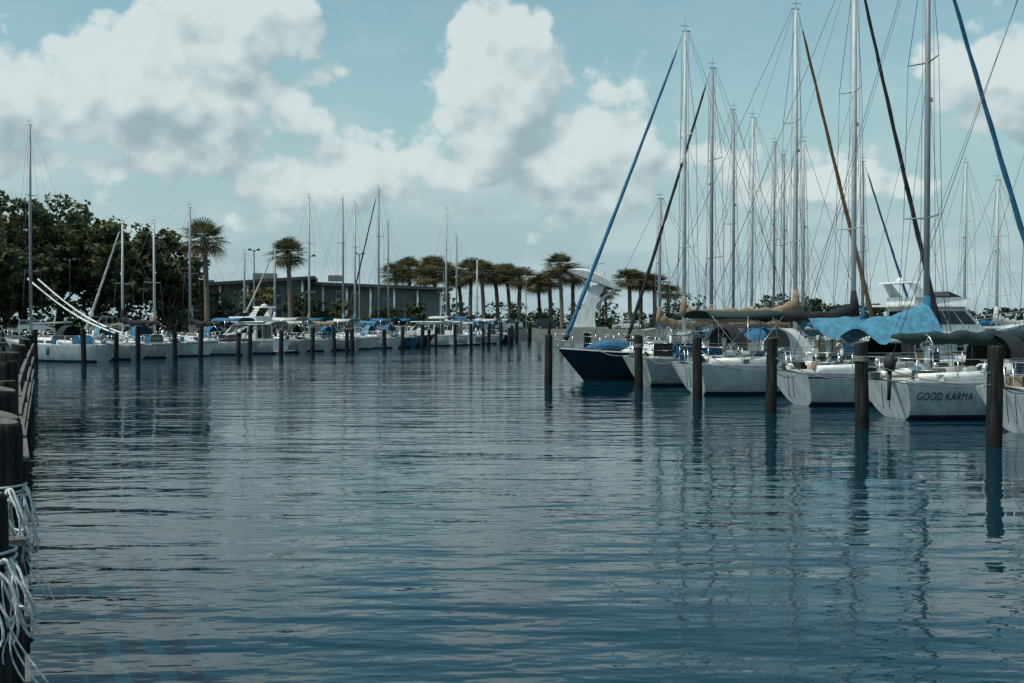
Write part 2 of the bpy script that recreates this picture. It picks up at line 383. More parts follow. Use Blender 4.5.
    if text:
        cu=bpy.data.curves.new('hull_name_curve','FONT'); cu.body=text; cu.size=0.30; cu.space_character=1.08
        to=bpy.data.objects.new('tmp_text',cu); COL.objects.link(to)
        bpy.context.view_layer.update()
        dg=bpy.context.evaluated_depsgraph_get()
        me=bpy.data.meshes.new_from_object(to.evaluated_get(dg)); bpy.data.objects.remove(to)
        for v in me.vertices:
            x=L*0.034+v.co.x*0.72; z=zs(x/L)*0.54+v.co.y
            v.co=(x,-(w(x/L,z)+0.008),z)
        me.materials.clear(); me.materials.append(M_text)
        t=bpy.data.objects.new('hull_name_lettering',me); COL.objects.link(t); t.parent=ob
    return ob

def motorboat(loc,head,L=9,B=3.2,F=1.3,hm=None,fly=True,canvas=None,name='motor_yacht'):
    mb=MB(); hm=hm or M_hull
    b,zs,zk,w=hull(mb,L,B,F,hm,M_boot,M_bootr,rake=1.1,srake=.1,stern=.88)
    def house(x0,x1,wa,wf,z,h,ra,rf,m,rows=(.38,.85),nwin=4,inset=.88):
        b4=[(x0,-wa,z),(x1,-wf,z),(x1,wf,z),(x0,wa,z)]
        t4=[(x0+ra,-wa*inset,z+h),(x1-rf,-wf*inset,z+h),(x1-rf,wf*inset,z+h),(x0+ra,wa*inset,z+h)]
        mb.hexa(b4,t4,m)
        for k in range(nwin):
            u0=.05+.9*k/nwin+.01;u1=.05+.9*(k+1)/nwin-.015
            mb.panel([b4[0],b4[1],t4[1],t4[0]],u0,u1,rows[0],rows[1],.012,M_win)
            mb.panel([b4[2],b4[3],t4[3],t4[2]],u0,u1,rows[0],rows[1],.012,M_win)
        for k in range(3):
            mb.panel([b4[1],b4[2],t4[2],t4[1]],.06+.3*k,.06+.3*k+.27,.25,.88,.012,M_win)
        mb.panel([b4[3],b4[0],t4[0],t4[3]],.1,.9,.1,.85,.012,M_win)
        return z+h
    z=zs(.4)
    house(.5*L,.86*L,B*.36,B*.16,z-.02,.45,0,.7,M_hull,(.35,.75),3)
    zt=house(.2*L,.66*L,B*.42,B*.36,z-.01,1.45,.05,1.5,M_hull)
    mb.hexa([(.1*L,-B*.44,zt+.002),(.58*L,-B*.4,zt+.002),(.58*L,B*.4,zt+.002),(.1*L,B*.44,zt+.002)],[(.1*L,-B*.43,zt+.1),(.56*L,-B*.39,zt+.1),(.56*L,B*.39,zt+.1),(.1*L,B*.43,zt+.1)],M_hull)
    for sy in(-1,1): mb.tube([(.12*L,sy*B*.4,zs(.1)),(.12*L,sy*B*.4,zt)],.03,M_steel,5)
    if fly:
        b4=[(.2*L,-B*.37,zt+.1),(.52*L,-B*.3,zt+.1),(.52*L,B*.3,zt+.1),(.2*L,B*.37,zt+.1)]
        t4=[(.2*L,-B*.39,zt+.5),(.57*L,-B*.25,zt+.45),(.57*L,B*.25,zt+.45),(.2*L,B*.39,zt+.5)]
        mb.hexa(b4,t4,M_hull)
        mb.hexa([(.45*L,-B*.26,zt+.5),(.52*L,-B*.24,zt+.5),(.52*L,B*.24,zt+.5),(.45*L,B*.26,zt+.5)],[(.42*L,-B*.24,zt+.8),(.44*L,-B*.22,zt+.8),(.44*L,B*.22,zt+.8),(.42*L,B*.24,zt+.8)],M_win)
        for sy in(-1,1):
            mb.hexa([(.22*L,sy*B*.36,zt+.45),(.30*L,sy*B*.36,zt+.45),(.30*L,sy*B*.34,zt+.45),(.22*L,sy*B*.34,zt+.45)],[(.17*L,sy*B*.33,zt+1.2),(.22*L,sy*B*.33,zt+1.2),(.22*L,sy*B*.31,zt+1.2),(.17*L,sy*B*.31,zt+1.2)],M_hull)
        mb.hexa([(.14*L,-B*.34,zt+1.2),(.26*L,-B*.32,zt+1.2),(.26*L,B*.32,zt+1.2),(.14*L,B*.34,zt+1.2)],[(.15*L,-B*.32,zt+1.28),(.25*L,-B*.3,zt+1.28),(.25*L,B*.3,zt+1.28),(.15*L,B*.32,zt+1.28)],M_hull)
        mb.tube([(.2*L,0,zt+1.28),(.2*L,0,zt+1.4),(.2*L,0,zt+1.52)],[.26,.28,.05],M_hull,10)
        mb.tube([(.2*L,B*.3,zt+1.2),(.17*L,B*.32,zt+3.4)],.012,M_wire,4)
    if canvas: arch(mb,.02*L,.3*L,B*.42,zt-1.3,1.35+.6*(not fly),canvas)
    for sy in(-1,1):
        tp=[]
        for s in(.55,.65,.75,.85,.94):
            y=sy*(b(s)-.06); mb.tube([(s*L,y,zs(s)),(s*L+.05,y,zs(s)+.7)],.016,M_steel,5); tp.append((s*L+.05,y,zs(s)+.7))
        tp.append((L+.1,0,zs(1)+.72)); mb.tube(tp,.018,M_steel,5)
    mb.box((-.3,0,.25),(.7,B*.7,.08),M_deck)
    for s in(.3,.45,.6):
        for sy in(-1,1): mb.tube([(s*L,sy*(w(s,F*.6)+.0),F*.62),(s*L,sy*(w(s,F*.6)+.015),F*.62)],.12,M_win,8)
    return mb.build(name,(loc[0],loc[1],0),head)

# ------------------------------------------------------------------ piles
def pile(x,y,top=2.1,rad=.14,seed=0,name='mooring_pile',wrap=False,n=12,lean=0.02):
    r=random.Random(seed); mb=MB(); rings=[]
    lx,ly=r.uniform(-lean,lean),r.uniform(-lean,lean)
    zz=[-1.6,-.2,0.0,.3,.6,.9,1.2,1.5,1.8,top-.06,top-.012,top]
    ch=[r.uniform(-.05,.05) for _ in range(n)]
    for z in zz:
        k=1.06-.05*(z/2)+r.uniform(-.02,.02)
        if z==top: k*=.86
        if z==top-.012: k*=.97
        tl=(.03*math.sin(seed) if z>top-.08 else 0)
        rings.append([(rad*k*(1+.04*math.sin(3*a+seed)+ch[j]*.6+r.uniform(-.015,.015))*math.cos(a)+lx*z, rad*k*(1+.04*math.sin(3*a+seed)+ch[j]*.6)*math.sin(a)+ly*z, z+tl*math.cos(a)) for j,a in enumerate([2*math.pi*j/n for j in range(n)])])
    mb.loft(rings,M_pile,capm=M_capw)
    if wrap:
        for k in range(4):
            z=top-.35-.035*k
            mb.tube([((rad*1.05+.012)*math.cos(a)+lx*z,(rad*1.05+.012)*math.sin(a)+ly*z,z+.01*math.sin(a)) for a in [i*math.pi/8 for i in range(17)]],.014,M_ropeg,5)
    return mb.build(name,(x,y,0))
def rope(p0,p1,sag,r=.014,m=None,name='mooring_rope'):
    mb=MB(); p0=Vector(p0);p1=Vector(p1)
    pts=[]
    for i in range(13):
        t=i/12; p=p0.lerp(p1,t); p.z-=sag*4*t*(1-t); pts.append(p)
    mb.tube(pts,r,m or M_ropeg,5); return mb.build(name)

# right-hand row
A=Vector((.966,.258)); HA=math.atan2(.258,.966)
RP=[(10.06,23.7),(8.6,27.9),(7.4,32.5),(6.2,38.0),(4.85,43.4),(3.35,50.6),(1.5,47.0)]
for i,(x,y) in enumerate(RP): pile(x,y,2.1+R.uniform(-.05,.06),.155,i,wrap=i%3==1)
pile(11.5,19.2,2.1,.15,91)
def slip(p,inn): return (p[0]+A.x*inn,p[1]+A.y*inn)
RB=[
 dict(p=(9.33,25.8),inn=2.2,L=9.0,B=3.0,F=1.05,mast_h=13,mx=5.2,cover=M_cblue,jib=M_cblue,dodger=M_cblue,seed=1),
 dict(p=(8.05,30.25),inn=2.0,L=10.2,B=3.2,F=1.02,mast_h=14.5,mx=5.6,cover=M_cgreen,jib=M_cwhite,dodger=M_cblack,seed=2,text='GOOD KARMA',outboard=True,boomz=.95,bl=.52),
 dict(p=(6.8,35.2),inn=1.9,L=10.4,B=3.3,F=1.05,mast_h=15.7,mx=5.0,cover=M_cblue,jib=M_cblue,dodger=M_cblack,seed=3,nospr=2,boomz=1.25,mm=M_alu,tarp=M_clblue,cove=M_boot,bl=.42),
 dict(p=(5.5,40.7),inn=.75,L=11.0,B=3.4,F=1.1,mast_h=16,mx=6.8,cover=M_cblack,jib=M_cblack,dodger=M_cwhite,seed=4,nospr=2,mm=M_aluw,bimini=M_cgreen,boomz=1.45),
 dict(p=(4.1,46.2),inn=.9,L=11.6,B=3.5,F=1.15,mast_h=15.8,mx=7.3,cover=M_ctan,jib=M_cbrown,dodger=M_cblack,seed=5,nospr=2,mm=M_aluw,hm=M_hull2,outboard=True,boomz=1.6),
]
for d in RB:
    p=d.pop('p'); inn=d.pop('inn'); loc=slip(p,inn)
    sailboat(loc,HA,wr=1.25,detail=2,**d)
    nrm=Vector((-A.y,A.x)); B=d['B']; F=d['F']
    for sy in(-1,1):
        q=Vector(loc)+nrm*sy*B*.3; pp=Vector(p)+nrm*sy*2.25
        rope((q.x,q.y,F+.05),(pp.x,pp.y,1.45+.2*R.random()),.12+.2*R.random())
    q=Vector(loc)+A*3.5-nrm*B*.5; pp=Vector(p)-nrm*2.25; rope((q.x,q.y,F+.05),(pp.x,pp.y,1.3),.25)
def bowboat(bow,L,**k):
    st=(bow[0]+A.x*L,bow[1]+A.y*L); return sailboat(st,HA+math.pi,L=L,wr=1.3,**k)
bowboat((2.0,50.0),12.3,B=3.5,F=1.1,hm=M_hulld,boot=M_bootr,mast_h=15.7,mx=6.3,cover=M_ctan,jib=M_cblue,dodger=M_cblack,seed=6,nospr=2,mm=M_aluw,boomz=1.5,detail=2)
bowboat((5.3,55.5),11,B=3.4,F=1.05,mast_h=15.2,mx=6.2,cover=M_ctan,jib=M_cblack,dodger=M_cblue,seed=7,nospr=2,mm=M_alu,detail=2)
rope((1.5,47,1.5),(2.1,49.9,1.5),.3); rope((3.35,50.6,1.5),(2.5,50.1,1.5),.1)
for i,(x,y,h,fl,cv,jb,hm) in enumerate([(14.0,72,16,0,M_cblue,None,M_hull),(13.9,66,14.4,1,M_cwhite,None,M_hull),(18.4,80,15.2,1,M_ctan,None,M_hull2),
        (16.0,62.6,12.5,0,M_cblack,None,M_hull),(22.8,74,13.0,0,M_cblue,M_cblue,M_hulld),(28.1,66,10.8,1,M_cwhite,None,M_hull),(21.0,88,15.5,0,M_cwhite,None,M_hull),(31,78,13.5,1,M_cblue,None,M_hull),
        (8.3,64,9.5,1,M_ctan,None,M_hull2)]):
    L=9.5+R.random()*1.5; mx=L*.56; hd=HA+(math.pi if fl else 0)
    loc=(x-math.cos(hd)*mx,y-math.sin(hd)*mx)
    sailboat(loc,hd,L=L,B=3.2,F=1.05,mast_h=h,mx=mx,cover=cv,jib=jb,hm=hm,seed=20+i,nospr=1+i%2,mm=M_aluw if i%2 else M_alu,dodger=M_cblue if i%3==0 else None,wr=1.3)
motorboat((18.2,58.4),HA,L=9.8,B=3.4,F=1.95)
motorboat((33,60),HA,L=10,B=3.6,F=1.4,fly=False,canvas=M_cblue)

# dock builder
def dock(name,p0,p1,width,z,posts=True):
    p0=Vector(p0);p1=Vector(p1);d=(p1-p0);ln=d.length;d.normalize();n=Vector((-d.y,d.x)); mb=MB(); an=math.atan2(d.y,d.x)
    k=int(ln/.2)
    for i in range(k):
        c=p0+d*(i+.5)*.2
        mb.box((c.x,c.y,z-.02+R.uniform(-.004,.004)),(.185,width+R.uniform(-.03,.03),.04),M_plank,an)
    for s in(-1,1):
        c=(p0+p1)/2+n*s*(width/2-.15)
        mb.box((c.x,c.y,z-.16),(ln,.12,.22),M_plank,an)
    ob=mb.build(name)
    if posts:
        t=.5
        while t<ln:
            for s in(-1,1):
                q=p0+d*t+n*s*(width/2+.14); pile(q.x,q.y,z+(.75 if s>0 else .1),.13,int(t*7)+s,name='dock_pile')
            t+=4.4
    return ob
def AN(a,n): return (A.x*a-A.y*n, A.y*a+A.x*n)
dock('wooden_dock',AN(29.2,14),AN(29.2,50),1.8,1.15)
def pedestal(x,y,z):
    mb=MB(); mb.box((0,0,.45),(.26,.22,.9),M_hull,taper=.15); mb.box((0,0,.96),(.3,.26,.12),M_hull,taper=.4); mb.box((0,-.115,.62),(.16,.02,.2),M_win); 
    return mb.build('dock_power_pedestal',(x,y,z))
for n in (20,28.5,37,46):
    q=AN(29.2,n); pedestal(q[0],q[1],1.15)

# ------------------------------------------------------------------ left row
D=Vector((.39,.921)); NB=Vector((-.921,.39)); HL=math.atan2(.39,-.921)
P0=Vector((-27.0,72.0))
def LP(k,inn=0): return P0+D*(4.1*k)+NB*inn
for k in range(0,19):
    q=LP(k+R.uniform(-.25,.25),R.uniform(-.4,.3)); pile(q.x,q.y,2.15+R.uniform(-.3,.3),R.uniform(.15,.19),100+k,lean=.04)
    if R.random()<.35:
        q=LP(k+.5+R.uniform(-.3,.3),R.uniform(-.9,.0)); pile(q.x,q.y,1.9+R.uniform(-.3,.3),.16,140+k,lean=.04)
q=LP(-1); pile(q.x,q.y,2.15,.17,160)
for k,(x,y) in enumerate([(-1.5,150),(0.6,158),(2.6,165),(-4,146),(5.5,168)]): pile(x,y,2.6,.25,170+k)
cols=[M_cblue,M_clblue,M_cwhite,M_cblack,M_ctan,M_cgreen]
LB=[(0,15.8,7.0,{}),(1,0,5.5,dict(low=1)),(2,9.8,5.4,{}),(3,10.2,6.6,{}),(4,11.8,6.2,{}),(5,0,0,dict(motor=1)),(6,8.6,6.8,{}),(7,9.0,6.4,{}),
    (8,14.2,5.6,{}),(9,14.5,5.3,{}),(10,14.4,5.4,{}),(11,16.3,4.9,{}),(12,13.2,6.2,{}),(13,0,0,dict(motor=1)),(14,0,0,dict(motor=1)),(15,15.7,5.4,{}),(16,12.8,6.2,{}),(17,10.2,5.2,{})]
for k,h,m,o in LB:
    R2=random.Random(300+k)
    L=max(8.8,m*1.65) if m else 8.5
    flip = k in (3,9,12)
    inn=.9+R2.uniform(-.3,.4)
    if k==0: L=9.0; inn=.0
    hm=R2.choice([M_hull,M_hull,M_hull,M_hull2,M_hull2,M_hulld if k>4 else M_hull])
    if k==11: hm=M_hullb
    c=LP(k+.5,inn)
    if o.get('motor'):
        motorboat((c.x,c.y),HL,L=8.2,B=3,F=1.15,fly=(k==5),canvas=R2.choice([M_cblue,M_cwhite]),name='cabin_cruiser'); continue
    kw=dict(L=L,B=3.0,F=1.0+R2.uniform(-.1,.12),hm=hm,mast_h=h or 12,cover=R2.choice(cols),jib=R2.choice([None,None,None,M_cwhite]),
            dodger=R2.choice([None,M_cblue,M_clblue,M_cblack]),bimini=R2.choice([None,None,M_cblue,M_cwhite]),seed=300+k,nospr=1+(h>13),mm=R2.choice([M_alu,M_aluw]),cove=R2.choice([hm,M_boot]),stays=False)
    if k==11: kw['jib']=M_cblack
    if k==0: kw['jib']=None; kw['hm']=M_hull; kw['bimini']=None; kw['cover']=None
    if k==1: kw['bimini']=None
    if k==3: kw['jib']=None
    if flip:
        c2=LP(k+.5,inn+L); sailboat((c2.x,c2.y),HL+math.pi,mx=L-m+.5 if L-m>3.6 else 4.6,**kw)
    else:
        sailboat((c.x,c.y),HL,mx=min(m-inn*.4,L*.74),mast_low=bool(o.get('low')),**kw)
    for s in(-.45,.45):
        e=LP(k+.5+s,0); f=LP(k+.5+s*.5,inn); rope((e.x,e.y,1.5),(f.x,f.y,1.05),.15,.016)
a=LP(-1,11.5);b_=LP(18.5,11.5); dock('wooden_dock',(a.x,a.y),(b_.x,b_.y),1.8,1.15)

# ------------------------------------------------------------------ land
Z=1.3
s0=P0+NB*17-D*110; s1=P0+NB*17; s2=Vector((2.0,181.0)); s3=Vector((60,184)); s4=Vector((130,200))
shore=[s0,s1,s2,s3,s4,Vector((260,330)),Vector((420,1500))]
def ground():
    mb=MB()
    pts=[(p.x,p.y,Z) for p in shore]+[(420,4000,Z),(-4000,4000,Z),(-4000,s0.y,Z)]
    mb.add(pts,[list(range(len(pts)))],M_grass)
    return mb.build('ground')
ground()
mb=MB()
for i in range(len(shore)-1):
    p,q=shore[i],shore[i+1]; d=(q-p).normalized(); n=Vector((d.y,-d.x))
    if n.dot(Vector((40,60))-p)<0: n=-n
    a0,b0=p+n*.02,q+n*.02; a1,b1=p-n*.5,q-n*.5
    mb.hexa([(a0.x,a0.y,-1.5),(b0.x,b0.y,-1.5),(b1.x,b1.y,-1.5),(a1.x,a1.y,-1.5)],[(a0.x,a0.y,Z+.2),(b0.x,b0.y,Z+.2),(b1.x,b1.y,Z+.2),(a1.x,a1.y,Z+.2)],M_conc)
mb.build('seawall')
def strip(name,off0,off1,z,m,t0=-40,t1=118):
    mb=MB(); base=P0+NB*17
    a=base+D*t0+NB*off0;b=base+D*t1+NB*off0;c=base+D*t1+NB*off1;d=base+D*t0+NB*off1
    mb.hexa([(p.x,p.y,Z-.1) for p in(a,b,c,d)],[(p.x,p.y,z) for p in(a,b,c,d)],m); return mb.build(name)
strip('promenade',.6,4.0,Z+.06,M_conc); strip('road',9,16,Z+.03,M_asph); strip('kerb',8.8,8.99,Z+.14,M_conc)

# ------------------------------------------------------------------ vegetation
def leaves(mb,c,rad,n,size,mats,r,flat=1.0):
    for i in range(n):
        while True:
            d=Vector((r.gauss(0,1),r.gauss(0,1),r.gauss(0,1)))
            if d.length>.01: break
        d.normalize(); rr=rad*(.55+.5*r.random())
        p=Vector(c)+Vector((d.x*rr,d.y*rr,d.z*rr*flat))
        u=Vector((r.gauss(0,1),r.gauss(0,1),r.gauss(0,.6))).normalized(); v=u.cross(Vector((r.gauss(0,1),r.gauss(0,1),r.gauss(0,1)))).normalized()
        s=size*r.uniform(.6,1.3)
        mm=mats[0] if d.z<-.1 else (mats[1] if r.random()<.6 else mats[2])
        mb.add([p-u*s-v*s*.3,p+v*s*-.6,p+u*s,p+v*s*.6],[[0,1,2,3]],mm)
def tree(name,x,y,h,w,seed,mats,lsize=.32,nl=46,trunk=.4,nclump=105):
    r=random.Random(seed); mb=MB(); th=h*.2
    mb.tube([(0,0,-.2),(.1,0,th*.5),(.15,.1,th)],[trunk*1.3,trunk,trunk*.8],M_bark,9)
    cl=[]
    nb=8
    for i in range(nb):
        a=2*math.pi*i/nb+r.uniform(-.3,.3); rr=w*.5*r.uniform(.4,.75); z=h*r.uniform(.35,.8)
        e=Vector((rr*math.cos(a),rr*math.sin(a),z)); m_=Vector((rr*.45*math.cos(a),rr*.45*math.sin(a),th+(z-th)*.45))
        mb.tube([(.12,.05,th*.85),m_,e],[trunk*.5,trunk*.3,trunk*.08],M_bark,6)
        cl.append(e)
    while len(cl)<nclump:
        d=Vector((r.gauss(0,1),r.gauss(0,1),r.gauss(0,1))).normalized()*(r.random()**.4)
        k=.84+.3*noise.noise(d*1.7+Vector((seed,0,0)))*1.5
        cl.append(Vector((d.x*w*.5*k,d.y*w*.5*k,h*.54+d.z*h*.42*k)))
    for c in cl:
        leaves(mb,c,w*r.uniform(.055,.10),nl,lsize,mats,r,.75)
    return mb.build(name,(x,y,Z),r.uniform(0,6))
OM=[M_leafA,M_leafA,M_leafB]; OM2=[M_leafA,M_leafB,M_leafC]
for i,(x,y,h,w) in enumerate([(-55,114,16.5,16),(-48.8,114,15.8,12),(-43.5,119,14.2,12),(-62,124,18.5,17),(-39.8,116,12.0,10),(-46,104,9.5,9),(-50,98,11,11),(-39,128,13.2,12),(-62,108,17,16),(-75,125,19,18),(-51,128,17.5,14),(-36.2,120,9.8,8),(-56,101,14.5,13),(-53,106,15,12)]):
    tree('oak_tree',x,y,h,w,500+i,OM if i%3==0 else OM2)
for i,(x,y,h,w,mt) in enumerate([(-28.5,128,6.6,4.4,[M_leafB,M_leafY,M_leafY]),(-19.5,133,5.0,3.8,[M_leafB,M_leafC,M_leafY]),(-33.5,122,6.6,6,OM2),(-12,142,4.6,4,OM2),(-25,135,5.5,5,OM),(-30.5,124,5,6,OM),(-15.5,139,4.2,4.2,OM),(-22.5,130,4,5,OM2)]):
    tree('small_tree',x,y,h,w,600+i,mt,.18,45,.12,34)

def palm_mesh(seed,h,cr=2.1):
    r=random.Random(seed); mb=MB()
    lean=(r.uniform(-.4,.4),r.uniform(-.3,.3))
    pts=[];rr=[]
    for i in range(12):
        t=i/11; pts.append((lean[0]*t*t,lean[1]*t*t,-.2+(h-cr*.9+.2)*t)); rr.append((.24-.05*t+ (.08 if i==0 else 0)+.012*(i%2)))
    rr[-1]=.3; rr[-2]=.28
    mb.tube(pts,rr,M_palmbark,9)
    top=Vector(pts[-1])
    for i in range(26):
        a=r.uniform(0,6.28); z=-r.uniform(0,1.2)
        b0=top+Vector((.2*math.cos(a),.2*math.sin(a),z)); mb.tube([b0,b0+Vector((.22*math.cos(a),.22*math.sin(a),.3))],[.05,.02],M_palmbark,4)
    nf=60
    for i in range(nf):
        a=i*2.399+r.uniform(-.2,.2); el=math.radians(-62+ 145*(i/nf)**.8+r.uniform(-8,8))
        pet=cr*r.uniform(.42,.62)
        d=Vector((math.cos(a)*math.cos(el),math.sin(a)*math.cos(el),math.sin(el)))
        side=Vector((-math.sin(a),math.cos(a),0))
        p1=top+d*pet+Vector((0,0,-.05))
        mb.tube([top,top+d*pet*.5+Vector((0,0,.04)),p1],[.03,.022,.018],M_frondk,3)
        m=M_frondd if (el<-.6 and r.random()<.7) else (M_frond if r.random()<.7 else M_frondk)
        nrm=side.cross(d).normalized()
        fl=cr*r.uniform(.45,.72)
        nbld=15
        for j in range(nbld):
            ph=(j/(nbld-1)-.5)*math.radians(210)
            q=(d*math.cos(ph)+side*math.sin(ph)).normalized(); ll=fl*(.62+.38*math.cos(ph*.8))
            wd=.05
            e1=p1+q*ll*.55+nrm*.03*math.cos(ph); e2=p1+q*ll*.97-Vector((0,0,ll*r.uniform(.15,.4)))
            s=q.cross(nrm).normalized()*wd
            mb.add([p1-s*.4,p1+s*.4,e1+s,e1-s,e2],[[0,1,2,3],[3,2,4]],m)
    ob=mb.build('palm_tree'); me=ob.data; bpy.data.objects.remove(ob); return me
PV=[palm_mesh(1,12.0,2.3),palm_mesh(2,12.0,2.2),palm_mesh(3,12.0,2.5),palm_mesh(4,12.0,2.35)]
def palm(x,y,h,k,s=1.0):
    ob=bpy.data.objects.new('palm_tree',PV[k%4]); COL.objects.link(ob); ob.location=(x,y,Z-.1)
    ob.scale=(s,s,h/12.0); ob.rotation_euler=(0,0,(k*1.7)%6.28)
palm(-30.8,115,11.8,0,1.18); palm(-24.5,126,10.8,1,1.18)
# palms along the far promenade
for i,(px,tv,y) in enumerate([(398,262,186),(411,256,194),(424,264,188),(436,255,196),(449,262,190),(462,268,199),(470,257,188),(484,259,186),(498,264,192),(510,262,197),(519,266,190),
      (540,276,200),(551,270,192),(562,252,186),(573,262,191),(630,268,190),(641,272,196),(655,273,192),(606,282,215),(668,284,220)]):
    x=(px-512)/1138*y; z=2.6+(322-tv)*y/1138-Z
    palm(x,y,z,i,1.5+.12*math.sin(i*2.7))
def belt(name,pts,n,h,seed,lsize,mats,width=4):
    r=random.Random(seed); mb=MB()
    for i in range(n):
        t=r.random()*(len(pts)-1); k=int(t); f=t-k
        x=pts[k][0]*(1-f)+pts[k+1][0]*f+r.uniform(-width,width)*.4; y=pts[k][1]*(1-f)+pts[k+1][1]*f+r.uniform(-width,width)*.5
        hh=h*(.45+.55*noise.noise(Vector((x*.09,y*.02,seed)))+.25*r.random())
        z=0
        while z<hh:
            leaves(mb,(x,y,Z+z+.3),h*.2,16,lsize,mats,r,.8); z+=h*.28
    return mb.build(name)
belt('hedge',[(-36,118),(-24,140),(-12,168),(-4,186)],100,2.8,3,.2,OM2,3)
belt('hedge',[(-74,112),(-56,108),(-44,112),(-36,121)],120,4.5,9,.25,OM,4)
belt('hedge',[(-14,192),(15,193),(40,194),(60,196)],150,3.4,5,.25,OM2,4)
belt('distant_tree_line',[(-60,240),(-20,250),(20,255),(60,262),(90,270)],220,7.5,7,.5,OM,8)
belt('distant_tree_line',[(70,320),(130,360),(210,420),(300,500)],160,8,8,.9,OM,10)

# ------------------------------------------------------------------ pavilion building
M_roof=mat('dark_metal_roof',(0.04,0.05,0.055),.5,var=.2)
M_glass=mat('storefront_glass',(0.05,0.075,0.09),.12,var=.4,scale=.3)
M_brick=mat('stucco',(0.17,0.19,0.20),.8,var=.2)
def pavilion(name,x,y,w,d,h,rz,rise):
    mb=MB()
    b4=[(-w/2,-d/2,0),(w/2,-d/2,0),(w/2,d/2,0),(-w/2,d/2,0)]
    t4=[(-w/2,-d/2,h),(w/2,-d/2,h+rise),(w/2,d/2,h+rise),(-w/2,d/2,h)]
    mb.hexa(b4,t4,M_brick)
    nw=int(w/2.2)
    for k in range(nw):
        if k%4==3: continue
        mb.panel([b4[0],b4[1],t4[1],t4[0]],(k+.1)/nw,(k+.9)/nw,.05,.45,.03,M_glass)
        mb.panel([b4[0],b4[1],t4[1],t4[0]],(k+.1)/nw,(k+.9)/nw,.56,.9,.03,M_glass)
    ov=1.6
    r0=[(-w/2-ov,-d/2-ov*1.4,h+.004-.2),(w/2+ov,-d/2-ov*1.4,h+rise+.004+.15),(w/2+ov,d/2+ov,h+rise+.3),(-w/2-ov,d/2+ov,h+.01)]
    mb.hexa(r0,[(a,b,c+.4) for a,b,c in r0],M_roof)
    n=int(w/3)
    for k in range(n+1):
        xx=-w/2+w*k/n; zz=h+rise*k/n
        mb.tube([(xx,-d/2-ov,0),(xx,-d/2-ov,zz)],.16,M_hull,8)
    mb.box((w*.2,0,h+rise+.7),(3,2.5,.8),M_brick); mb.box((-w*.25,0,h+.8),(2,2,.8),M_brick)
    mb.box((0,-d/2-ov*2.4,.4),(w*.7,.3,.8),M_conc)
    return mb.build(name,(x,y,Z),rz)
pavilion('waterfront_pavilion',-36,150,17,10,5.6,math.radians(8),1.0)
pavilion('waterfront_pavilion',-20,160,19,10,6.6,math.radians(8),-1.2)

def sculpture(x,y):
    mb=MB(); rings=[]
    for i in range(9):
        t=i/8; cx=-1.6+2.6*t**1.5; z=7.2*t; hw=2.2-1.2*math.sin(t*math.pi*.62)
        rings.append([(cx-hw,-.7,z),(cx+hw,-.7,z),(cx+hw*.9,.7,z),(cx-hw*.9,.7,z)])
    mb.loft(rings,M_hull,smooth=False)
    top=[]
    for i in range(11):
        t=i/10; xx=-4.0+8.6*t; z=9.6-3.2*t+.5*math.sin(t*math.pi); th=.3+1.1*math.sin(t*math.pi)
        top.append([(xx,-1.4,z-th*.5),(xx,-1.5,z+th*.4),(xx,0,z+th*.8),(xx,1.5,z+th*.4),(xx,1.4,z-th*.5)])
    mb.loft(top,M_hull,smooth=False)
    mb.tube([(-4,0,9.6),(-1,0,8),(0,0,5.5)],[.15,.25,.4],M_hull,7)
    mb.tube([(4.4,0,6.6),(2,0,5.5),(.6,0,3.5)],[.15,.25,.4],M_hull,7)
    for i in range(5): mb.tube([(-2+i*1.3,-.5,10.0-i*.45),(-2+i*1.3,-.5,11.4-i*.45)],.07,M_aluw,5)
    mb.tube([(-3.2,0,10.2),(2,0,10.8)],.07,M_aluw,5)
    mb.box((-.8,0,.25),(6.5,3,.5),M_conc)
    return mb.build('white_sculpture',(x,y,Z))
sculpture(13.0,184)

def lamp(x,y,h,dbl=True):
    mb=MB(); mb.tube([(0,0,0),(0,0,.5),(0,0,.55),(0,0,h)],[.16,.16,.09,.055],M_roof,8)
    for s in((-1,1) if dbl else (1,)):
        mb.tube([(0,0,h-.3),(s*.15,0,h-.1),(s*.35,0,h)],.035,M_roof,5); mb.box((s*.45,0,h),(.4,.26,.2),M_roof,taper=.3)
        mb.box((s*.45,0,h-.11),(.3,.2,.02),M_hull)
    mb.build('street_lamp',(x,y,Z),.25)
lamp(-27.4,121,9.0); lamp(-43.5,112,7.5); lamp(-21.0,118,8.2,False); lamp(2.3,186,10.2); lamp(-36.5,116,9.6); lamp(-9,150,8.5); lamp(21,188,9.5); lamp(-18.9,141,9.8)

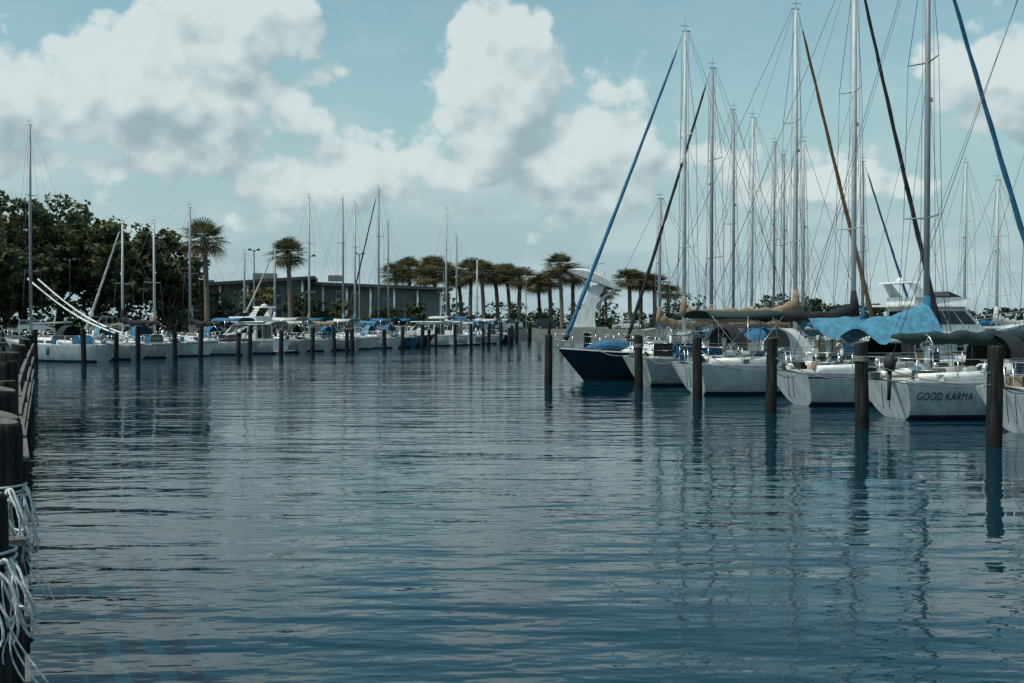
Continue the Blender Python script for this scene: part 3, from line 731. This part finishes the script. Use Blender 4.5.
def car(x,y,rz,m,van=False):
    mb=MB()
    prof=[(-2.3,.35),(-2.3,.75),(-2.15,.95),(-1.5,1.0),(1.0,.95),(2.1,.78),(2.3,.6),(2.3,.3)]
    rings=[[(px_,s*.9*(1 if pz<.8 else .95),pz) for px_,pz in prof] for s in(-1,1)]
    mb.loft(rings,m,smooth=False)
    xa,xb=(-2.1,1.3)
    b4=[(xa,-.82,.96),(xb,-.82,.96),(xb,.82,.96),(xa,.82,.96)]; tz=1.85 if van else 1.48
    t4=[(xa+.3,-.66,tz),(xb-.85,-.66,tz),(xb-.85,.66,tz),(xa+.3,.66,tz)]
    mb.hexa(b4,t4,m)
    for q in([b4[0],b4[1],t4[1],t4[0]],[b4[2],b4[3],t4[3],t4[2]]):
        for u in((.06,.34),(.37,.64),(.67,.92)): mb.panel(q,u[0],u[1],.15,.85,.01,M_win)
    for q in([b4[1],b4[2],t4[2],t4[1]],[b4[3],b4[0],t4[0],t4[3]]): mb.panel(q,.08,.92,.12,.88,.01,M_win)
    for wx in(-1.4,1.4):
        for s in(-1,1):
            mb.tube([(wx,s*.72,.33),(wx,s*.92,.33)],.33,M_rub,14); mb.tube([(wx,s*.9,.33),(wx,s*.935,.33)],.19,M_steel,10)
    mb.box((2.29,.6,.66),(.06,.35,.14),M_hull); mb.box((2.29,-.6,.66),(.06,.35,.14),M_hull); mb.box((-2.29,.65,.75),(.06,.25,.16),M_red); mb.box((-2.29,-.65,.75),(.06,.25,.16),M_red)
    mb.build('parked_car',(x,y,Z+.03),rz)
aD=math.atan2(D.y,D.x); pb=P0+NB*29.5
for i,(t,m,v) in enumerate([(8,M_hull,True),(16,M_hulld,False),(24,M_steel,False),(33,M_hull,True),(42,M_red,False),(52,M_hull,False),(62,M_hulld,True),(74,M_hull,False)]):
    q=pb+D*t; car(q.x,q.y,aD+(math.pi if i%2 else 0),m,v)
for i,(x,m) in enumerate([(-7,M_hull),(-.5,M_steel),(6,M_hulld),(19,M_hull),(26,M_cblue)]):
    car(x,188.5+.1*i,math.pi*(i%2)+.03,m,i%2==0)

# ------------------------------------------------------------------ foreground finger dock on the left
FP=[(-1.545,3.2,.12),(-2.37,5.2,.12),(-2.88,6.35,.12),(-3.43,7.6,.125),(-4.24,9.4,.13),(-5.27,11.8,.13),(-6.33,14.2,.135),(-7.50,17.0,.14),(-10.4,24.0,.15),(-13.7,32,.15),(-17.4,41,.15)]
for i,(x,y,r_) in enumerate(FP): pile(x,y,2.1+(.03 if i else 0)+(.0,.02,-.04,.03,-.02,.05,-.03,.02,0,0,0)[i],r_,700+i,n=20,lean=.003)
mb=MB()
for i in range(2,len(FP)-1):
    a=Vector((FP[i][0],FP[i][1]));b=Vector((FP[i+1][0],FP[i+1][1])); d=(b-a); ln=d.length; an=math.atan2(d.y,d.x); c=(a+b)/2; nn=Vector((-d.y,d.x)).normalized()*-.14
    for z in(1.72,1.25,.8,.42):
        mb.box((c.x+nn.x,c.y+nn.y,z),(ln*.97,.05,.17),M_pile,an)
        mb.box((c.x+nn.x,c.y+nn.y,z+.098),(ln*.97,.056,.02),M_capw,an)  # thin pale strip paints a lit top edge on the dark board
mb.build('dock_fender_boards')
dock('wooden_dock',(-4.6,7.2),(-19.3,41),1.6,1.5,posts=False)
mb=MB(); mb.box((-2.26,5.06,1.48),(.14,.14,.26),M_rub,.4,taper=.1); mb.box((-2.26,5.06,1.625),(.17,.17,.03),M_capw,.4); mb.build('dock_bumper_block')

def coil(px,py,z,rad,n,seed,drop,rr=.005,name='coiled_rope'):
    r=random.Random(seed); mb=MB()
    for k in range(3):
        zz=z+.022*k
        mb.tube([(px+(rad+.008)*math.cos(a),py+(rad+.008)*math.sin(a),zz+.012*math.sin(a+k)) for a in [i*math.pi/12 for i in range(25)]],rr,M_rope,6)
    for k in range(n):
        a0=r.uniform(-1.1,.1); base=Vector((px+(rad+.015)*math.cos(a0),py+(rad+.015)*math.sin(a0),z+.05*r.random()))
        w=r.uniform(.02,.045); dr=drop*r.uniform(.55,1.0); out=r.uniform(.0,.06); ph=r.uniform(-.5,.8)
        pts=[]
        for i in range(25):
            t=2*math.pi*i/24
            hx=w*math.sin(t)*(1+.3*math.sin(t*.5)); hz=-dr*(1-math.cos(t))/2
            pts.append(base+Vector((hx*math.cos(ph)+out*(-hz/dr)+.005*math.sin(3*t+k),-hx*math.sin(ph)-.02,hz+.005*math.sin(4*t+k))))
        mb.tube(pts,rr,M_rope,6)
    for q in range(4):
        b0=Vector((px+rad+.01,py-.03-.01*q,z)); pts=[b0+Vector((.03*math.sin(i*.45+q)+.004*i*(q+.5),-.02,-drop*(1.1+.2*q)*i/11)) for i in range(12)]
        mb.tube(pts,rr*.6,M_rope,6)
    return mb.build(name)
coil(-1.545,3.2,1.90,.127,11,1,.23,.0042); coil(-2.37,5.2,1.80,.127,10,2,.3,.0052)

# ------------------------------------------------------------------ water
def water():
    m,nt,b=new_mat('harbour_water'); N,L=nt.nodes,nt.links
    b.inputs['Base Color'].default_value=(0.001,0.025,0.042,1); b.inputs['Roughness'].default_value=.02; b.inputs['IOR'].default_value=1.333; b.inputs['Specular IOR Level'].default_value=.34
    b.inputs['Specular Tint'].default_value=(.58,.90,1,1)
    geo=N.new('ShaderNodeNewGeometry')
    def nz(sc,det,st,rough=.5,dist=0.0,rot=.12):
        mp=N.new('ShaderNodeMapping'); mp.inputs['Scale'].default_value=st; mp.inputs['Rotation'].default_value=(0,0,rot); L.new(geo.outputs['Position'],mp.inputs['Vector'])
        n=N.new('ShaderNodeTexNoise'); n.noise_dimensions='2D'; n.inputs['Scale'].default_value=sc; n.inputs['Detail'].default_value=det; n.inputs['Roughness'].default_value=rough; n.inputs['Distortion'].default_value=dist
        L.new(mp.outputs[0],n.inputs['Vector']); return n.outputs['Fac']
    def mt(op,a,b_):
        n=N.new('ShaderNodeMath'); n.operation=op
        for i,v in enumerate((a,b_)):
            if isinstance(v,(int,float)): n.inputs[i].default_value=v
            else: L.new(v,n.inputs[i])
        return n.outputs[0]
    big=nz(.55,1,(.30,1,1),.4,0,-.08); mid=nz(2.0,1,(.32,1,1),.45,.2,.07); sm=nz(6.5,1.5,(.45,1,1),.5,.2,-.05)
    patch=nz(.07,3,(.6,1.2,1),.6)
    mr=N.new('ShaderNodeMapRange'); mr.inputs[1].default_value=.38; mr.inputs[2].default_value=.62; mr.inputs[3].default_value=.45; mr.inputs[4].default_value=1.35; L.new(patch,mr.inputs[0])
    h=mt('ADD',mt('MULTIPLY',big,.048),mt('MULTIPLY',mt('ADD',mt('MULTIPLY',mid,.026),mt('MULTIPLY',sm,.0060)),mr.outputs[0]))
    bp=N.new('ShaderNodeBump'); bp.inputs['Strength'].default_value=1; bp.inputs['Distance'].default_value=1.0; L.new(h,bp.inputs['Height']); L.new(bp.outputs[0],b.inputs['Normal'])
    mb=MB(); mb.add([(-4000,-300,0),(4000,-300,0),(4000,6000,0),(-4000,6000,0)],[[0,1,2,3]],m); mb.build('water')
water()

# ------------------------------------------------------------------ sun + sky
sd=Vector((-.50,-.22,.84)).normalized(); el=math.asin(sd.z); rot=math.atan2(sd.x,sd.y)
su=bpy.data.lights.new('sun','SUN'); su.energy=3.5; su.angle=math.radians(.6); su.color=(1,.95,.87)
so=bpy.data.objects.new('sun',su); COL.objects.link(so); so.rotation_euler=(-sd).to_track_quat('-Z','Y').to_euler(); so.location=(0,0,50)

w=bpy.data.worlds.new('World'); scene.world=w; w.use_nodes=True; nt=w.node_tree; N,L=nt.nodes,nt.links
w.cycles.sampling_method='MANUAL'; w.cycles.sample_map_resolution=256
bg=N['Background']; bg.inputs['Strength'].default_value=.135
sky=N.new('ShaderNodeTexSky'); sky.sky_type='NISHITA'; sky.sun_disc=False; sky.sun_elevation=el; sky.sun_rotation=rot; sky.air_density=1.0; sky.dust_density=1.0; sky.ozone_density=1.0
tc=N.new('ShaderNodeTexCoord'); sx=N.new('ShaderNodeSeparateXYZ'); L.new(tc.outputs['Generated'],sx.inputs[0])
def mt(op,a,b=None,c=None,clamp=False):
    n=N.new('ShaderNodeMath'); n.operation=op; n.use_clamp=clamp
    for i,v in enumerate((a,b,c)):
        if v is None: continue
        if isinstance(v,(int,float)): n.inputs[i].default_value=v
        else: L.new(v,n.inputs[i])
    return n.outputs[0]
az=mt('ARCTAN2',sx.outputs[0],sx.outputs[1]); ell=mt('ARCSINE',sx.outputs[2])
BL=[(-.31,.185,.15,.07),(-.245,.235,.07,.065),(-.40,.165,.12,.06),(-.13,.120,.12,.035),
    (-.01,.200,.065,.085),(.065,.145,.085,.065),(.42,.19,.09,.05),(.27,.12,.08,.025),
    (-.9,.3,.3,.12),(.9,.3,.25,.12),(2.6,.4,.5,.2)]
def smooth(x,a,b):
    n=N.new('ShaderNodeMapRange'); n.interpolation_type='SMOOTHSTEP'; n.inputs[1].default_value=a; n.inputs[2].default_value=b; L.new(x,n.inputs[0]); return n.outputs[0]
def fbm(a,e,sa,se,sc,det,rough,off=0.0):
    cb=N.new('ShaderNodeCombineXYZ'); L.new(mt('MULTIPLY_ADD',a,sa,off),cb.inputs[0]); L.new(mt('MULTIPLY',e,se),cb.inputs[1])
    n=N.new('ShaderNodeTexNoise'); n.noise_dimensions='2D'; n.inputs['Scale'].default_value=sc; n.inputs['Detail'].default_value=det; n.inputs['Roughness'].default_value=rough; L.new(cb.outputs[0],n.inputs['Vector'])
    return n.outputs['Fac'],cb.outputs[0]
def field(a,e,det):
    n1,vec=fbm(a,e,1,1.2,14,det,.55,2.7)
    vo=N.new('ShaderNodeTexVoronoi'); vo.voronoi_dimensions='2D'; vo.inputs['Scale'].default_value=36; L.new(vec,vo.inputs['Vector'])
    f=None
    for (ca,ce,ra,re) in BL:
        dx=mt('MULTIPLY_ADD',a,1/ra,-ca/ra); dy=mt('MULTIPLY_ADD',e,1/re,-ce/re)
        d=mt('SQRT',mt('ADD',mt('MULTIPLY',dx,dx),mt('MULTIPLY',dy,dy)))
        k=min(1.0,max(.5,re/.085)); g=mt('MULTIPLY_ADD',d,-k,k)
        f=g if f is None else mt('SMOOTH_MAX',f,g,.15)
    return mt('ADD',mt('MAXIMUM',f,-1.2),mt('ADD',mt('MULTIPLY_ADD',n1,1.5,-1.5*.465),mt('MULTIPLY_ADD',vo.outputs['Distance'],-.32,.11)))
F0=field(az,ell,7); F1=field(mt('ADD',az,-.013),mt('ADD',ell,.028),3)
mask=smooth(F0,.0,.22)
lit=smooth(mt('SUBTRACT',F0,F1),-.60,.36)
v1,_=fbm(az,ell,1,3.0,7,5,.6,3.3)
low=smooth(ell,.28,.0)
veil=mt('MULTIPLY',smooth(v1,.42,.68),mt('ADD',mt('MULTIPLY',low,.6),.12))
def mixc(f,a,b):
    n=N.new('ShaderNodeMix'); n.data_type='RGBA'
    if isinstance(f,(int,float)): n.inputs[0].default_value=f
    else: L.new(f,n.inputs[0])
    for i,v in((6,a),(7,b)):
        if isinstance(v,tuple): n.inputs[i].default_value=(*v,1)
        else: L.new(v,n.inputs[i])
    return n.outputs[2]
tint=N.new('ShaderNodeMix'); tint.data_type='RGBA'; tint.blend_type='MULTIPLY'; tint.inputs[0].default_value=1; L.new(sky.outputs[0],tint.inputs[6]); tint.inputs[7].default_value=(.95,1.12,.88,1)
haze=smooth(ell,.30,.02)
c=mixc(mt('MULTIPLY',haze,.96),tint.outputs[2],(2.55,3.6,3.95))
c=mixc(veil,c,(3.75,4.7,4.85))
cl=mixc(lit,(2.35,3.2,3.5),(4.9,5.6,5.55))
c=mixc(mt('MULTIPLY',mask,.92),c,cl)
L.new(c,bg.inputs['Color'])

# ------------------------------------------------------------------ camera
cam=bpy.data.cameras.new('camera'); cam.lens=40; cam.sensor_width=36; cam.clip_end=12000; cam.clip_start=.05
co=bpy.data.objects.new('camera',cam); COL.objects.link(co); co.location=(0,0,2.6)
co.rotation_euler=(math.radians(90)-math.atan(19.5/1138),0,0)
scene.camera=co
scene.view_settings.view_transform='Standard'; scene.view_settings.look='None'; scene.view_settings.exposure=0
